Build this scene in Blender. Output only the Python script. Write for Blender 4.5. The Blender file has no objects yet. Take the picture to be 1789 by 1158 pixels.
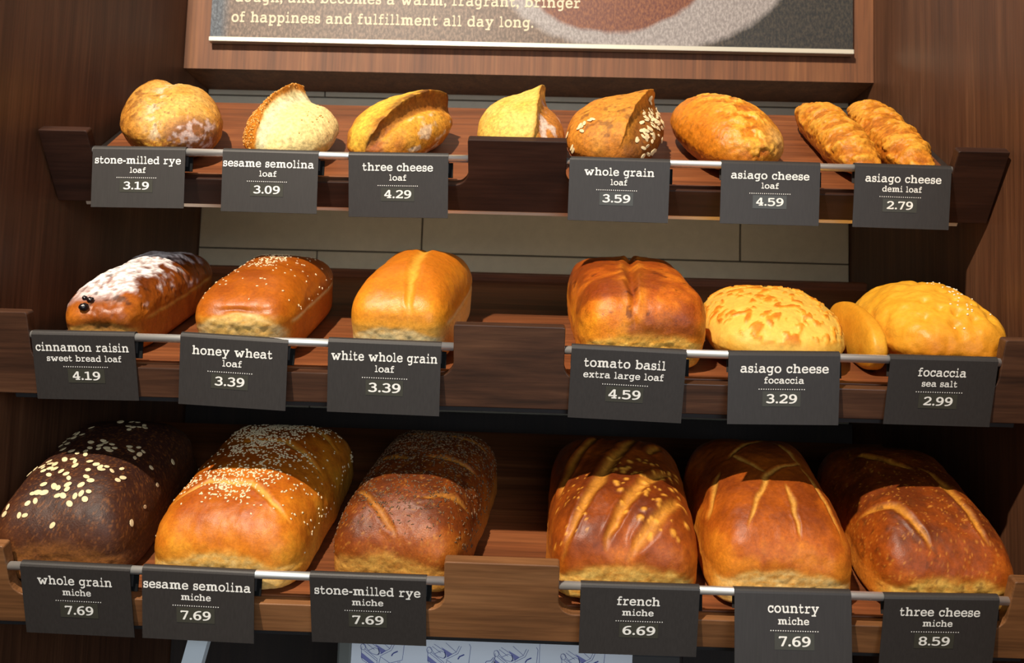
import bpy, bmesh, math, random
import numpy as np
from mathutils import Vector, Matrix

scene = bpy.context.scene
col = scene.collection
random.seed(7)
rng = np.random.default_rng(7)

# ------------------------------------------------------------------ camera
CAM = np.array([0.0238, -0.9431, -0.2898])
YAW, PITCH, ROLL, FPX = -0.0248, 0.0857, 0.0307, 1544.35
def cam_basis():
    cy, sy, cp, sp = math.cos(YAW), math.sin(YAW), math.cos(PITCH), math.sin(PITCH)
    f = np.array([sy*cp, cy*cp, sp]); r = np.array([cy, -sy, 0.]); u = np.cross(r, f)
    cr, sr = math.cos(ROLL), math.sin(ROLL)
    return cr*r + sr*u, -sr*r + cr*u, f
_r, _u, _f = cam_basis()
cd = bpy.data.cameras.new('camera')
cam = bpy.data.objects.new('camera', cd); col.objects.link(cam)
M = Matrix(((_r[0], _u[0], -_f[0], CAM[0]), (_r[1], _u[1], -_f[1], CAM[1]), (_r[2], _u[2], -_f[2], CAM[2]), (0, 0, 0, 1)))
cam.matrix_world = M
cd.sensor_fit = 'HORIZONTAL'; cd.sensor_width = 36.0
cd.lens = 36.0*FPX/1789.0
cd.clip_start = .02
cd.dof.use_dof = True
cd.dof.focus_distance = 0.93
cd.dof.aperture_fstop = 9.0
scene.camera = cam

# ------------------------------------------------------------------ light
scene.view_settings.view_transform = 'Standard'
scene.view_settings.look = 'None'
scene.view_settings.gamma = 1.0
scene.view_settings.exposure = 0.14
world = bpy.data.worlds.new('shop'); scene.world = world; world.use_nodes = True
bg = world.node_tree.nodes['Background']
# soft shop light: pale floor and counters low in front, dim ceiling
_n = world.node_tree.nodes; _tc = _n.new('ShaderNodeTexCoord'); _sx = _n.new('ShaderNodeSeparateXYZ'); _rp = _n.new('ShaderNodeValToRGB')
world.node_tree.links.new(_tc.outputs['Generated'], _sx.inputs[0])
_mr = _n.new('ShaderNodeMapRange'); _mr.inputs['From Min'].default_value = -1
world.node_tree.links.new(_sx.outputs['Z'], _mr.inputs['Value']); world.node_tree.links.new(_mr.outputs[0], _rp.inputs[0])
_e = _rp.color_ramp.elements
_e[0].position = .12; _e[0].color = (.12, .10, .08, 1); _e[1].position = .80; _e[1].color = (.34, .33, .31, 1)
for _p, _c in ((.30, (.62, .56, .48)), (.40, (1.0, .93, .82)), (.50, (.68, .70, .73))):
    _m = _e.new(_p); _m.color = (*_c, 1)
world.node_tree.links.new(_rp.outputs[0], bg.inputs[0]); bg.inputs[1].default_value = 0.40

def aim(o, target):
    d = Vector(target) - o.location
    o.rotation_euler = d.to_track_quat('-Z', 'Y').to_euler()
def spot(name, loc, target, power, color, radius, angle, blend=.4):
    l = bpy.data.lights.new(name, 'SPOT'); l.energy = power; l.color = color
    l.shadow_soft_size = radius; l.spot_size = math.radians(angle); l.spot_blend = blend
    o = bpy.data.objects.new(name, l); col.objects.link(o); o.location = loc; aim(o, target)
    return o
spot('ceiling_spot', (-.62, -1.62, 1.55), (-.02, 0, -.18), 365, (1.0, .885, .73), .03, 62)
wl = bpy.data.lights.new('shop_window', 'AREA'); wl.shape = 'RECTANGLE'; wl.size = 2.2; wl.size_y = 1.3
wl.energy = 40; wl.color = (.75, .87, 1.0)
wo = bpy.data.objects.new('shop_window', wl); col.objects.link(wo); wo.location = (1.3, -3.4, .1); aim(wo, (0, 0, -.2))

# added fill light hidden under the top shelf, brightening the tiles behind it
ul = bpy.data.lights.new('tile_fill_light', 'AREA'); ul.shape = 'RECTANGLE'; ul.size = .96; ul.size_y = .012
ul.energy = .17; ul.color = (1.0, .84, .60); ul.spread = math.radians(130)
uo = bpy.data.objects.new('tile_fill_light', ul); col.objects.link(uo); uo.location = (0, .13, .005); aim(uo, (0, .437, -.02))

# ------------------------------------------------------------------ shelf geometry
TILT = [0.6605, 0.3599, 0.4116]
FY = [0.0, -0.0879, -0.0967]
FZ = [0.0, -0.2111, -0.4367]
WALL, SPLAY = 1.0717, 0.0487
HF, TB, LIP = 0.085, 0.0131, 0.0312
RA, RB = 0.0240, 0.0048
DS = 0.0525
DEPTH = [0.259, 0.44, 0.40]
INNER = 0.4765
def axes(k):
    t = TILT[k]
    return (np.array([0, FY[k], FZ[k]]), np.array([1., 0, 0]),
            np.array([0, math.cos(t), math.sin(t)]), np.array([0, -math.sin(t), math.cos(t)]))
def shelf_matrix(k, x=0, s=0, n=0, yaw=0, surface=True):
    o, a, b, c = axes(k)
    p = o + (-(DS)*c if surface else 0) + x*a + s*b + n*c
    ca, sa = math.cos(yaw), math.sin(yaw)
    A = ca*a + sa*b; B = -sa*a + ca*b
    return Matrix(((A[0], B[0], c[0], p[0]), (A[1], B[1], c[1], p[1]), (A[2], B[2], c[2], p[2]), (0, 0, 0, 1)))
def wall_x(y): return WALL/2 - SPLAY*y

# ------------------------------------------------------------------ materials
def s2l(c):
    return tuple((x/255/12.92 if x/255 <= .04045 else ((x/255+.055)/1.055)**2.4) for x in c)
def rgba(c): return (*s2l(c), 1)
class NT:
    def __init__(s, name):
        s.m = bpy.data.materials.new(name); s.m.use_nodes = True
        s.t = s.m.node_tree; s.n = s.t.nodes; s.b = s.n['Principled BSDF']; s.k = s.t.links.new
    def add(s, typ, **kw):
        n = s.n.new(typ)
        for a, v in kw.items():
            if a.startswith('i_'):
                key = a[2:]; key = int(key) if key.isdigit() else key.replace('_', ' ')
                n.inputs[key].default_value = v
            else: setattr(n, a, v)
        return n
    def ramp(s, fac, stops):
        r = s.add('ShaderNodeValToRGB'); e = r.color_ramp.elements
        while len(e) < len(stops): e.new(.5)
        for x, (p, c) in zip(e, stops): x.position = p; x.color = c if len(c) == 4 else (*c, 1)
        s.k(fac, r.inputs[0]); return r.outputs[0]
    def coords(s, scale=(1, 1, 1), rot=(0, 0, 0), space='Object'):
        tc = s.add('ShaderNodeTexCoord'); mp = s.add('ShaderNodeMapping')
        mp.inputs['Scale'].default_value = scale; mp.inputs['Rotation'].default_value = rot
        s.k(tc.outputs[space], mp.inputs[0]); return mp.outputs[0]
    def noise(s, vec, scale, detail=4, rough=.55, dist=0):
        n = s.add('ShaderNodeTexNoise'); n.inputs['Scale'].default_value = scale; n.inputs['Detail'].default_value = detail
        n.inputs['Roughness'].default_value = rough; n.inputs['Distortion'].default_value = dist
        s.k(vec, n.inputs['Vector']); return n.outputs['Fac']
    def mix(s, fac, a, b, mode='MIX'):
        n = s.add('ShaderNodeMix', data_type='RGBA', blend_type=mode)
        for sock, v in ((n.inputs[0], fac), (n.inputs[6], a), (n.inputs[7], b)):
            if hasattr(v, 'is_linked') or hasattr(v, 'links'): s.k(v, sock)
            else: sock.default_value = v
        return n.outputs[2]
    def math(s, op, a, b=None):
        n = s.add('ShaderNodeMath', operation=op)
        for i, v in enumerate((a, b)):
            if v is None: continue
            if hasattr(v, 'links'): s.k(v, n.inputs[i])
            else: n.inputs[i].default_value = v
        return n.outputs[0]
    def bump(s, h, strength, dist):
        n = s.add('ShaderNodeBump'); n.inputs['Strength'].default_value = strength; n.inputs['Distance'].default_value = dist
        s.k(h, n.inputs['Height']); s.k(n.outputs[0], s.b.inputs['Normal'])

def wood(name, dark, mid, light, grain='x', rough=.42, fine=1.0, figure=1.0, spec=.5):
    t = NT(name)
    # stretched along the grain
    sc = {'x': (1.2, 14, 14), 'z': (14, 14, .9), 'y': (14, 1.2, 14)}[grain]
    fs = {'x': (9, 260, 260), 'z': (260, 260, 6), 'y': (260, 9, 260)}[grain]
    v = t.coords(sc); f = t.coords(fs)
    n1 = t.noise(v, 1.6*figure, 5, .6, 1.1)
    n2 = t.noise(f, 1.0*fine, 3, .6, .2)
    base = t.ramp(n1, [(.28, s2l(dark)), (.5, s2l(mid)), (.72, s2l(light))])
    fr = t.ramp(n2, [(.32, (.62, .62, .62)), (.6, (1.08, 1.08, 1.08))])
    c = t.mix(.8, base, fr, 'MULTIPLY')
    t.k(c, t.b.inputs['Base Color']); t.b.inputs['Roughness'].default_value = rough
    t.b.inputs['Specular IOR Level'].default_value = spec
    t.bump(n2, .12, .0006)
    return t.m
def plain(name, c, rough=.5, metal=0, spec=.5):
    t = NT(name); t.b.inputs['Base Color'].default_value = rgba(c); t.b.inputs['Roughness'].default_value = rough
    t.b.inputs['Metallic'].default_value = metal; t.b.inputs['Specular IOR Level'].default_value = spec
    return t.m
def speckle(name, c1, c2, scale, rough=.6, bump=0):
    t = NT(name); n = t.noise(t.coords(), scale, 5, .6)
    t.k(t.ramp(n, [(.35, s2l(c1)), (.65, s2l(c2))]), t.b.inputs['Base Color']); t.b.inputs['Roughness'].default_value = rough
    if bump: t.bump(n, bump, .001)
    return t.m

MAT = {}
MAT['wall_wood'] = wood('laminate_vertical_walnut', (74, 46, 30), (90, 56, 36), (108, 71, 47), 'z', .45, 1.0, 1.5)
MAT['fascia_wood'] = wood('laminate_header_walnut', (98, 56, 28), (116, 69, 36), (132, 83, 46), 'z', .62, 1.0, 1.3)
BOARD = [wood('dark_walnut_front', (36, 20, 14), (52, 30, 21), (66, 40, 29), 'x', .5, 1.0, 1.2, .3),
         wood('figured_walnut_front', (44, 27, 18), (72, 45, 30), (94, 62, 42), 'x', .42, 1.0, 1.8),
         wood('light_walnut_front', (90, 58, 34), (126, 83, 49), (148, 102, 64), 'x', .42, 1.0, .9)]
MAT['tray'] = wood('walnut_tray', (92, 50, 26), (122, 68, 36), (144, 86, 48), 'x', .46, 1.0, 1.2)
MAT['dark_wood'] = wood('dark_brown_panel', (30, 20, 15), (38, 26, 19), (46, 33, 25), 'z', .6)
t = NT('brushed_steel'); t.b.inputs['Base Color'].default_value = (.80, .79, .76, 1); t.b.inputs['Metallic'].default_value = .85
t.b.inputs['Roughness'].default_value = .42
t.bump(t.noise(t.coords((3, 900, 900)), 1, 2), .08, .0003); MAT['steel'] = t.m
MAT['black'] = plain('black_plastic', (10, 10, 10), .8, 0, .2)
MAT['dark_metal'] = plain('dark_grey_metal_strip', (30, 30, 32), .65)
t = NT('charcoal_card')
n = t.noise(t.coords((600, 600, 40)), 1, 3); t.k(t.ramp(n, [(.3, s2l((40, 36, 34))), (.7, s2l((46, 42, 40)))]), t.b.inputs['Base Color'])
t.b.inputs['Roughness'].default_value = .55; t.bump(n, .06, .0003); MAT['card'] = t.m
MAT['sticker'] = plain('olive_dark_sticker', (58, 57, 49), .4)
MAT['ink'] = plain('white_print', (232, 230, 224), .6)
MAT['cream_ink'] = plain('cream_print', (214, 198, 168), .6)
MAT['alu'] = plain('pale_aluminium', (215, 208, 190), .35, .4)
t = NT('stone_tile')
tc = t.add('ShaderNodeTexCoord')
n = t.noise(tc.outputs['Object'], 60, 5, .65); n2 = t.noise(tc.outputs['Object'], 6, 3)
cc = t.mix(.5, t.ramp(n, [(.3, s2l((190, 178, 156))), (.7, s2l((208, 196, 172)))]), t.ramp(n2, [(.3, s2l((186, 176, 156))), (.7, s2l((206, 192, 166)))]))
t.k(cc, t.b.inputs['Base Color']); t.b.inputs['Roughness'].default_value = .5; MAT['tile'] = t.m
MAT['grout'] = plain('dark_grout', (96, 88, 76), .8)

# ------------------------------------------------------------------ object helpers
def link_mesh(name, verts, faces, mat, parent=None, smooth=False):
    me = bpy.data.meshes.new(name)
    me.from_pydata([tuple(map(float, v)) for v in verts], [], [tuple(map(int, f)) for f in faces]); me.update()
    if smooth: me.polygons.foreach_set('use_smooth', np.ones(len(me.polygons), dtype=bool))
    if mat: me.materials.append(mat)
    o = bpy.data.objects.new(name, me); col.objects.link(o)
    if parent: o.parent = parent
    return o
def bm_obj(name, bm, mat, parent=None, smooth=False):
    bmesh.ops.recalc_face_normals(bm, faces=bm.faces)
    me = bpy.data.meshes.new(name); bm.to_mesh(me); bm.free()
    if smooth: me.polygons.foreach_set('use_smooth', np.ones(len(me.polygons), dtype=bool))
    if mat: me.materials.append(mat)
    o = bpy.data.objects.new(name, me); col.objects.link(o)
    if parent: o.parent = parent
    return o
def add_box(bm, lo, hi, bevel=0):
    r = bmesh.ops.create_cube(bm, size=1)
    for v in r['verts']:
        v.co = Vector([lo[i] + (v.co[i]+.5)*(hi[i]-lo[i]) for i in range(3)])
    if bevel:
        es = list({e for v in r['verts'] for e in v.link_edges})
        bmesh.ops.bevel(bm, geom=es, offset=bevel, segments=2, affect='EDGES', profile=.5)
def box(name, lo, hi, mat, parent=None, bevel=0):
    bm = bmesh.new(); add_box(bm, lo, hi, bevel); return bm_obj(name, bm, mat, parent)
def add_cyl_x(bm, x0, x1, y, z, r, seg=20):
    a = [bm.verts.new((x0, y+r*math.cos(2*math.pi*i/seg), z+r*math.sin(2*math.pi*i/seg))) for i in range(seg)]
    b = [bm.verts.new((x1, v.co.y, v.co.z)) for v in a]
    for i in range(seg): bm.faces.new((a[i], a[(i+1) % seg], b[(i+1) % seg], b[i]))
    bm.faces.new(a[::-1]); bm.faces.new(b)
def extrude_poly(bm, pts, f0, f1):
    """closed outline pts -> prism between maps f0 and f1"""
    a = [bm.verts.new(f0(p)) for p in pts]; b = [bm.verts.new(f1(p)) for p in pts]
    n = len(pts)
    for i in range(n): bm.faces.new((a[i], a[(i+1) % n], b[(i+1) % n], b[i]))
    bm.faces.new(a[::-1]); bm.faces.new(b)
def empty(name, mw=None, parent=None):
    o = bpy.data.objects.new(name, None); col.objects.link(o); o.empty_display_size = .03
    if mw is not None: o.matrix_world = mw
    if parent: o.parent = parent
    return o
def tag(o, label, cat, group=None):
    o['label'] = label; o['category'] = cat
    if group: o['group'] = group
    return o
def structure(o): o['kind'] = 'structure'; return o

# ------------------------------------------------------------------ room shell
YB = 0.4368; YFA = 0.3468; ZFA = 0.2075
def side_wall(name, sx):
    bm = bmesh.new()
    y0, y1, z0, z1 = -.62, YB+.02, -1.0, .75
    pts = [(sx*wall_x(y0), y0), (sx*wall_x(y1), y1), (sx*(wall_x(y1)+.03), y1), (sx*(wall_x(y0)+.03), y0)]
    extrude_poly(bm, pts, lambda p: (p[0], p[1], z0), lambda p: (p[0], p[1], z1))
    return structure(bm_obj(name, bm, MAT['wall_wood']))
side_wall('wall_left', -1); side_wall('wall_right', 1)
# tiled back wall: grout plane with bevelled slabs in running bond
bm = bmesh.new(); xb = wall_x(YB)
add_box(bm, (-xb, YB+.003, -.3002), (xb, YB+.02, .45))
wall_back = bm_obj('wall_back', bm, MAT['grout']); structure(wall_back)
bm = bmesh.new()
TW, TH, G = .502, .25, .0012
for r in range(-1, 2):
    z0 = -.051 + r*TH; off = -.158 if r % 2 == 0 else -.324
    for c in range(-2, 4):
        x0, x1 = off + c*TW, off + (c+1)*TW
        x0, x1 = max(x0, -xb+.0005), min(x1, xb-.0005)
        if x1-x0 < .01 or z0+TH > .46 or z0 < -.62: continue
        add_box(bm, (x0+G, YB, z0+G), (x1-G, YB+.006, z0+TH-G), .0008)
tl = bm_obj('tile_facing', bm, MAT['tile'], wall_back)
# header above the niche
o = box('trim_1', (-wall_x(YFA)+.0005, YFA, ZFA), (wall_x(YB)-.0, YB-.001, .75), MAT['fascia_wood'])
me = o.data
for v in me.vertices: v.co.x = math.copysign(wall_x(v.co.y)-.0005, v.co.x)
structure(o)
o = box('wall_lower', (-xb+.001, YB-.012, -1.0), (xb-.001, YB+.02, -.3002), MAT['dark_wood']); o.name = 'trim_2'; structure(o)  # brown panel, toned darker to stand for the shade behind the bottom row

# ------------------------------------------------------------------ shelves
def arc(cx, cy, r, a0, a1, n=8):
    return [(cx+r*math.cos(math.radians(a0+(a1-a0)*i/n)), cy+r*math.sin(math.radians(a0+(a1-a0)*i/n))) for i in range(n+1)]
def front_outline(xl, xr):
    # (x, n) with n = 0 at the top edge of the tall pieces, negative downwards
    hd = .0545; lt = -(HF-LIP); R = .016; r = .0025
    pts = [(xl, -HF), (xl, 0)]
    pts += arc(-INNER-r, -r, r, 90, 0, 3)
    pts += arc(-INNER+R, lt+R, R, 180, 270)
    pts += arc(-hd-R, lt+R, R, 270, 360)
    pts += arc(-hd+r, -r, r, 180, 90, 3)
    pts += arc(hd-r, -r, r, 90, 0, 3)
    pts += arc(hd+R, lt+R, R, 180, 270)
    pts += arc(INNER-R, lt+R, R, 270, 360)
    pts += arc(INNER+r, -r, r, 180, 90, 3)
    pts += [(xr, 0), (xr, -HF)]
    return pts
SHELF_LABEL = ['top walnut bread shelf, dark front board, holding the small crusty loaves',
               'middle walnut bread shelf below the tiled gap, holding pan loaves and focaccia',
               'bottom walnut bread shelf, lightest front board, holding the big miche loaves']
for k in range(3):
    sh = empty('bread_shelf', shelf_matrix(k, surface=False))
    tag(sh, SHELF_LABEL[k], 'shelf', 'tilted walnut bread shelves')
    xe = wall_x(FY[k] + HF*math.sin(TILT[k]) + TB) - .0015
    bm = bmesh.new()
    extrude_poly(bm, front_outline(-xe, xe), lambda p: (p[0], 0, p[1]), lambda p: (p[0], TB, p[1]))
    fb = bm_obj('front_board', bm, BOARD[k], sh)
    bv = fb.modifiers.new('bevel', 'BEVEL'); bv.width = .0009; bv.segments = 2; bv.limit_method = 'ANGLE'; bv.angle_limit = math.radians(50)
    box('tray', (-.5051, TB, -DS-.012), (.5051, DEPTH[k], -DS), MAT['tray'], sh, .0008)
    if k == 1:
        box('back_lip', (-.5051, DEPTH[k], -DS-.012), (.5051, DEPTH[k]+.012, -DS+.010), MAT['tray'], sh, .0008)
    # dark board added under the tray to stop light slipping down the side walls
    o_, _, b_, c_ = axes(k)
    lat = lambda sd: wall_x(o_[1] + sd*b_[1] - (DS+.018)*c_[1]) - .0008
    bm = bmesh.new(); s0, s1 = TB+.001, DEPTH[k]
    extrude_poly(bm, [(-lat(s0), s0), (lat(s0), s0), (lat(s1), s1), (-lat(s1), s1)], lambda p: (p[0], p[1], -DS-.0125), lambda p: (p[0], p[1], -DS-.0205))
    bm_obj('light_block_board', bm, MAT['dark_wood'], sh)
    # unseen level panel, added to keep lamp light off the wall behind
    oy = np.array(axes(k)[0]); rear = oy + DEPTH[k]*axes(k)[2] - (DS+.03)*axes(k)[3]
    if k < 2:
        bm = bmesh.new(); y0, y1 = rear[1]-.005, YB-.001
        extrude_poly(bm, [(-wall_x(y0)+.0006, y0), (wall_x(y0)-.0006, y0), (wall_x(y1)-.0006, y1), (-wall_x(y1)+.0006, y1)], lambda p: (p[0], p[1], rear[2]-.008), lambda p: (p[0], p[1], rear[2]+.006))
        pb = bm_obj('light_block_panel', bm, MAT['dark_wood'])
        pb.parent = sh; pb.matrix_parent_inverse = sh.matrix_world.inverted()
    box('under_strip', (-.5, .002, -HF-.005), (.5, TB+.02, -HF), MAT['dark_metal'] if k else MAT['alu'], sh, .0005)
    for a, b in ((-INNER, -.0545), (.0545, INNER)):
        bm = bmesh.new(); add_cyl_x(bm, a, b, RB, -RA, .0042)
        rl = bm_obj('rail', bm, MAT['steel'], sh)
        rl.data.polygons.foreach_set('use_smooth', np.array([len(p.vertices) == 4 for p in rl.data.polygons]))
        rl['label'] = 'brushed steel rail'

# ------------------------------------------------------------------ lettering
GLYPH = {}
def gchar(ch):
    if ch.isascii() and ch.isalpha() and ch.islower(): return chr(0x1d68a+ord(ch)-97)
    if ch.isdigit(): return chr(0x1d7f6+int(ch))
    return ch
WIDTH = {'m': 1.5, 'w': 1.42, 'i': .66, 'l': .66, 'r': .9, 't': .78, 'f': .82, 'c': .92, 's': .88, 'n': 1.18, 'h': 1.18, 'u': 1.15,
         'k': 1.1, 'y': 1.1, 'o': 1.02, 'a': 1.08, 'e': 1.0, 'd': 1.08, 'b': 1.08, 'g': 1.05, 'j': .7}
def glyph(ch):
    if ch in GLYPH: return GLYPH[ch]
    cu = bpy.data.curves.new('glyph', 'FONT'); cu.body = gchar(ch); cu.size = 1; cu.resolution_u = 4
    cu.offset = .012
    o = bpy.data.objects.new('glyph', cu); col.objects.link(o)
    dg = bpy.context.evaluated_depsgraph_get(); dg.update()
    me = o.evaluated_get(dg).to_mesh()
    v = np.array([tuple(x.co) for x in me.vertices]).reshape(-1, 3); f = [tuple(p.vertices) for p in me.polygons]
    o.evaluated_get(dg).to_mesh_clear()
    bpy.data.objects.remove(o); bpy.data.curves.remove(cu)
    if len(v):
        x0 = v[:, 0].min(); w = v[:, 0].max()-x0; v = v.copy(); v[:, 0] -= x0
        k = WIDTH.get(ch, 1.0)
        if ch.isdigit(): k = 1.22
        v[:, 0] *= k; w *= k
    else: w = .3
    GLYPH[ch] = (v, f, w); return GLYPH[ch]
def line_mesh(text, track=.075, space=.36):
    V, F, x, n = [], [], 0, 0
    for ch in text:
        if ch == ' ': x += space; continue
        v, f, w = glyph(ch); v = v.copy(); v[:, 0] += x
        V.append(v); F += [tuple(i+n for i in t) for t in f]; n += len(v); x += w + track
    V = np.concatenate(V); n = len(V)
    W2 = V.copy(); W2[:, 0] += .012; W2[:, 1] += .004          # second strike makes the print bolder
    return np.concatenate([V, W2]), F + [tuple(i+n for i in t) for t in F], x-track
_gx, _, _ = glyph('x'); XH = _gx[:, 1].max()
def put_text(name, text, xc, base, width, xheight, y, mat, parent, track=.075, xf=None):
    """text centred at xc, in the parent's X/Z plane facing -Y"""
    v, f, w = line_mesh(text, track)
    sx = width/w; sz = xheight/XH
    yy = np.full(len(v), y); yy[len(v)//2:] -= .00002
    P = np.stack([xc + (v[:, 0]-w/2)*sx, yy, base + v[:, 1]*sz], 1)
    if xf: P = xf(P)
    return link_mesh(name, P, f, mat, parent)

# ------------------------------------------------------------------ price tags
# x, tilt, sideways lean, width, height, title, sub, price, title span, sub span, price span, label
TAGS = [
 (0, -.4224, .05, -.010, .1045, .0650, 'stone-milled rye', 'loaf', '3.19', (.03, .955), (.41, .58), (.345, .62)),
 (0, -.2745, .08, .004, .1073, .0664, 'sesame semolina', 'loaf', '3.09', (.01, .956), (.39, .57), (.335, .61)),
 (0, -.1318, .18, -.010, .1110, .0677, 'three cheese', 'loaf', '4.29', (.14, .846), (.41, .58), (.36, .63)),
 (0, .1132, .12, .007, .1105, .0663, 'whole grain', 'loaf', '3.59', (.15, .845), (.415, .58), (.34, .615)),
 (0, .2784, .08, .003, .1078, .0658, 'asiago cheese', 'loaf', '4.59', (.10, .89), (.41, .585), (.36, .635)),
 (0, .4223, .12, .009, .1043, .0660, 'asiago cheese', 'demi loaf', '2.79', (.11, .897), (.29, .70), (.345, .615)),
 (1, -.4228, .30, -.010, .1031, .0661, 'cinnamon raisin', 'sweet bread loaf', '4.19', (.034, .94), (.133, .86), (.37, .64)),
 (1, -.2713, .17, .036, .1074, .0673, 'honey wheat', 'loaf', '3.39', (.117, .86), (.40, .58), (.335, .61)),
 (1, -.1223, .18, .012, .1115, .0693, 'white whole grain', 'loaf', '3.39', (.03, .97), (.42, .59), (.365, .65)),
 (1, .1172, .27, .023, .1120, .0697, 'tomato basil', 'extra large loaf', '4.59', (.115, .826), (.115, .815), (.345, .625)),
 (1, .2676, .15, -.020, .1078, .0673, 'asiago cheese', 'focaccia', '3.29', (.108, .897), (.324, .68), (.345, .62)),
 (1, .4213, .30, -.001, .1031, .0658, 'focaccia', 'sea salt', '2.99', (.27, .716), (.316, .645), (.35, .62)),
 (2, -.4100, .32, .012, .1068, .0709, 'whole grain', 'miche', '7.69', (.15, .83), (.37, .63), (.38, .64)),
 (2, -.2905, .20, .015, .1085, .0677, 'sesame semolina', 'miche', '7.69', (.014, .97), (.35, .615), (.345, .615)),
 (2, -.1275, .34, .001, .1115, .0699, 'stone-milled rye', 'miche', '7.69', (.04, .95), (.36, .63), (.36, .63)),
 (2, .1312, .25, -.004, .1120, .0673, 'french', 'miche', '6.69', (.31, .67), (.355, .62), (.365, .64)),
 (2, .2742, .0, -.010, .1090, .0690, 'country', 'miche', '7.69', (.284, .72), (.37, .635), (.375, .645)),
 (2, .4130, .28, -.021, .1065, .0677, 'three cheese', 'miche', '8.59', (.14, .84), (.35, .61), (.33, .60)),
]
def price_tag(k, x, tau, rho, w, h, title, sub, price, ts, ss, ps):
    o, a, b, c = axes(k)
    rail = o - RA*c + RB*b
    root = empty('price_tag', Matrix.Translation(Vector(rail) + Vector((x, 0, 0))) @ Matrix.Rotation(rho, 4, 'Y'))
    tag(root, 'charcoal price tag reading %s %s %s, hung on the %s rail' % (title, sub, price, ('top', 'middle', 'bottom')[k]), 'price tag', 'charcoal price tags on the rails')
    # bent card: short back flap, fold over the rail, front panel leaning back
    ri, th = .0046, .0008
    def prof(r):
        pts = [(r, -.016), (r, 0)]
        pts += [(r*math.cos(t), r*math.sin(t)) for t in np.linspace(.25, math.pi-.05, 9)]
        return pts
    def full(r):
        p = prof(r); x0, z0 = -r, 0
        p.append((x0, z0)); p.append((x0 + (h)*math.sin(tau), z0 - h*math.cos(tau))); return p
    outer, inner = full(ri+th), full(ri)
    pts = outer + inner[::-1]
    bm = bmesh.new()
    vs0 = [bm.verts.new((-w/2, p[0], p[1])) for p in pts]; vs1 = [bm.verts.new((w/2, p[0], p[1])) for p in pts]
    n = len(pts)
    for i in range(n): bm.faces.new((vs0[i], vs0[(i+1) % n], vs1[(i+1) % n], vs1[i]))
    m = len(outer)
    for vs in (vs0, vs1):
        for i in range(m-1): bm.faces.new((vs[i], vs[i+1], vs[n-2-i], vs[n-1-i]))
    bm_obj('card', bm, MAT['card'], root)
    box('clip', (w/2-.045, ri+th+.0002, -.021), (w/2+.0045, ri+th+.002, -.004), MAT['black'], root, .0004)['label'] = 'black plastic clip'
    # the print lies on the tilted front panel
    ct, st_ = math.cos(tau), math.sin(tau)
    def panel(P):
        P = np.asarray(P, float)
        return np.stack([P[:, 0], -(ri+th) + P[:, 1]*ct - P[:, 2]*st_, P[:, 1]*st_ + P[:, 2]*ct], 1)
    F = -.0004
    mid = lambda s: (s[0]+s[1])/2*w - w/2
    put_text('product_name', title, mid(ts), -.245*h, (ts[1]-ts[0])*w, .092*h, F, MAT['ink'], root, xf=panel)
    put_text('product_type', sub, mid(ss), -.40*h, (ss[1]-ss[0])*w, .068*h, F, MAT['ink'], root, xf=panel)
    V, Fc = [], []
    cx = mid(ps)
    for i in range(20):
        xx = cx + (i-9.5)*.0023
        Fc.append(tuple(range(len(V), len(V)+8)))
        V += [(xx+.00055*math.cos(q*math.pi/4), F, -.485*h+.00055*math.sin(q*math.pi/4)) for q in range(8)]
    link_mesh('dotted_rule', panel(V), Fc, MAT['ink'], root)
    x0, x1, y0, y1, z0, z1 = cx-.0185, cx+.0185, -.0003, .0001, -.735*h, -.515*h
    V = [(x, y, z) for x in (x0, x1) for y in (y0, y1) for z in (z0, z1)]
    stk = link_mesh('price_sticker', panel(V), [(0,1,3,2),(4,6,7,5),(0,4,5,1),(2,3,7,6),(0,2,6,4),(1,5,7,3)], MAT['sticker'], root)
    stk['label'] = 'dark olive price sticker'
    put_text('price', price, cx, -.685*h, (ps[1]-ps[0])*w, .094*h, -.0006, MAT['ink'], stk, .09, xf=panel)
    return root
for a in TAGS: price_tag(*a)

# ------------------------------------------------------------------ bread toolkit
def vnoise(P, scale, seed=0):
    p = np.asarray(P, float)*scale + 1000.0
    i = np.floor(p).astype(np.int64); f = p-i; f = f*f*(3-2*f)
    def h(x, y, z):
        n = (x*374761393 + y*668265263 + z*2147483647 + seed*974634777) & 0xffffffff
        n = ((n ^ (n >> 13))*1274126177) & 0xffffffff
        n = (n ^ (n >> 16))*2246822519 & 0xffffffff
        return ((n ^ (n >> 15)) & 0xffff)/65535.0
    x, y, z = i.T; fx, fy, fz = f.T
    def l(a, b, t): return a+(b-a)*t
    return l(l(l(h(x, y, z), h(x+1, y, z), fx), l(h(x, y+1, z), h(x+1, y+1, z), fx), fy),
             l(l(h(x, y, z+1), h(x+1, y, z+1), fx), l(h(x, y+1, z+1), h(x+1, y+1, z+1), fx), fy), fz)
def fbm(P, scale, seed=0, octv=4, rough=.5):
    a, t, o = 1., 0., 0.
    for k in range(octv):
        o = o + a*vnoise(P, scale*2**k, seed+k*17); t += a; a *= rough
    return o/t
def sm(a, b, x): t = np.clip((x-a)/(b-a), 0, 1); return t*t*(3-2*t)
def lin(c): return np.array(s2l(c))
def mixc(A, B, t): t = np.asarray(t)[:, None]; return A*(1-t) + B*t
def cramp(t, stops):
    xs = [p for p, _ in stops]; cs = np.array([lin(c) for _, c in stops])
    return np.stack([np.interp(t, xs, cs[:, i]) for i in range(3)], 1)
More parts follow.
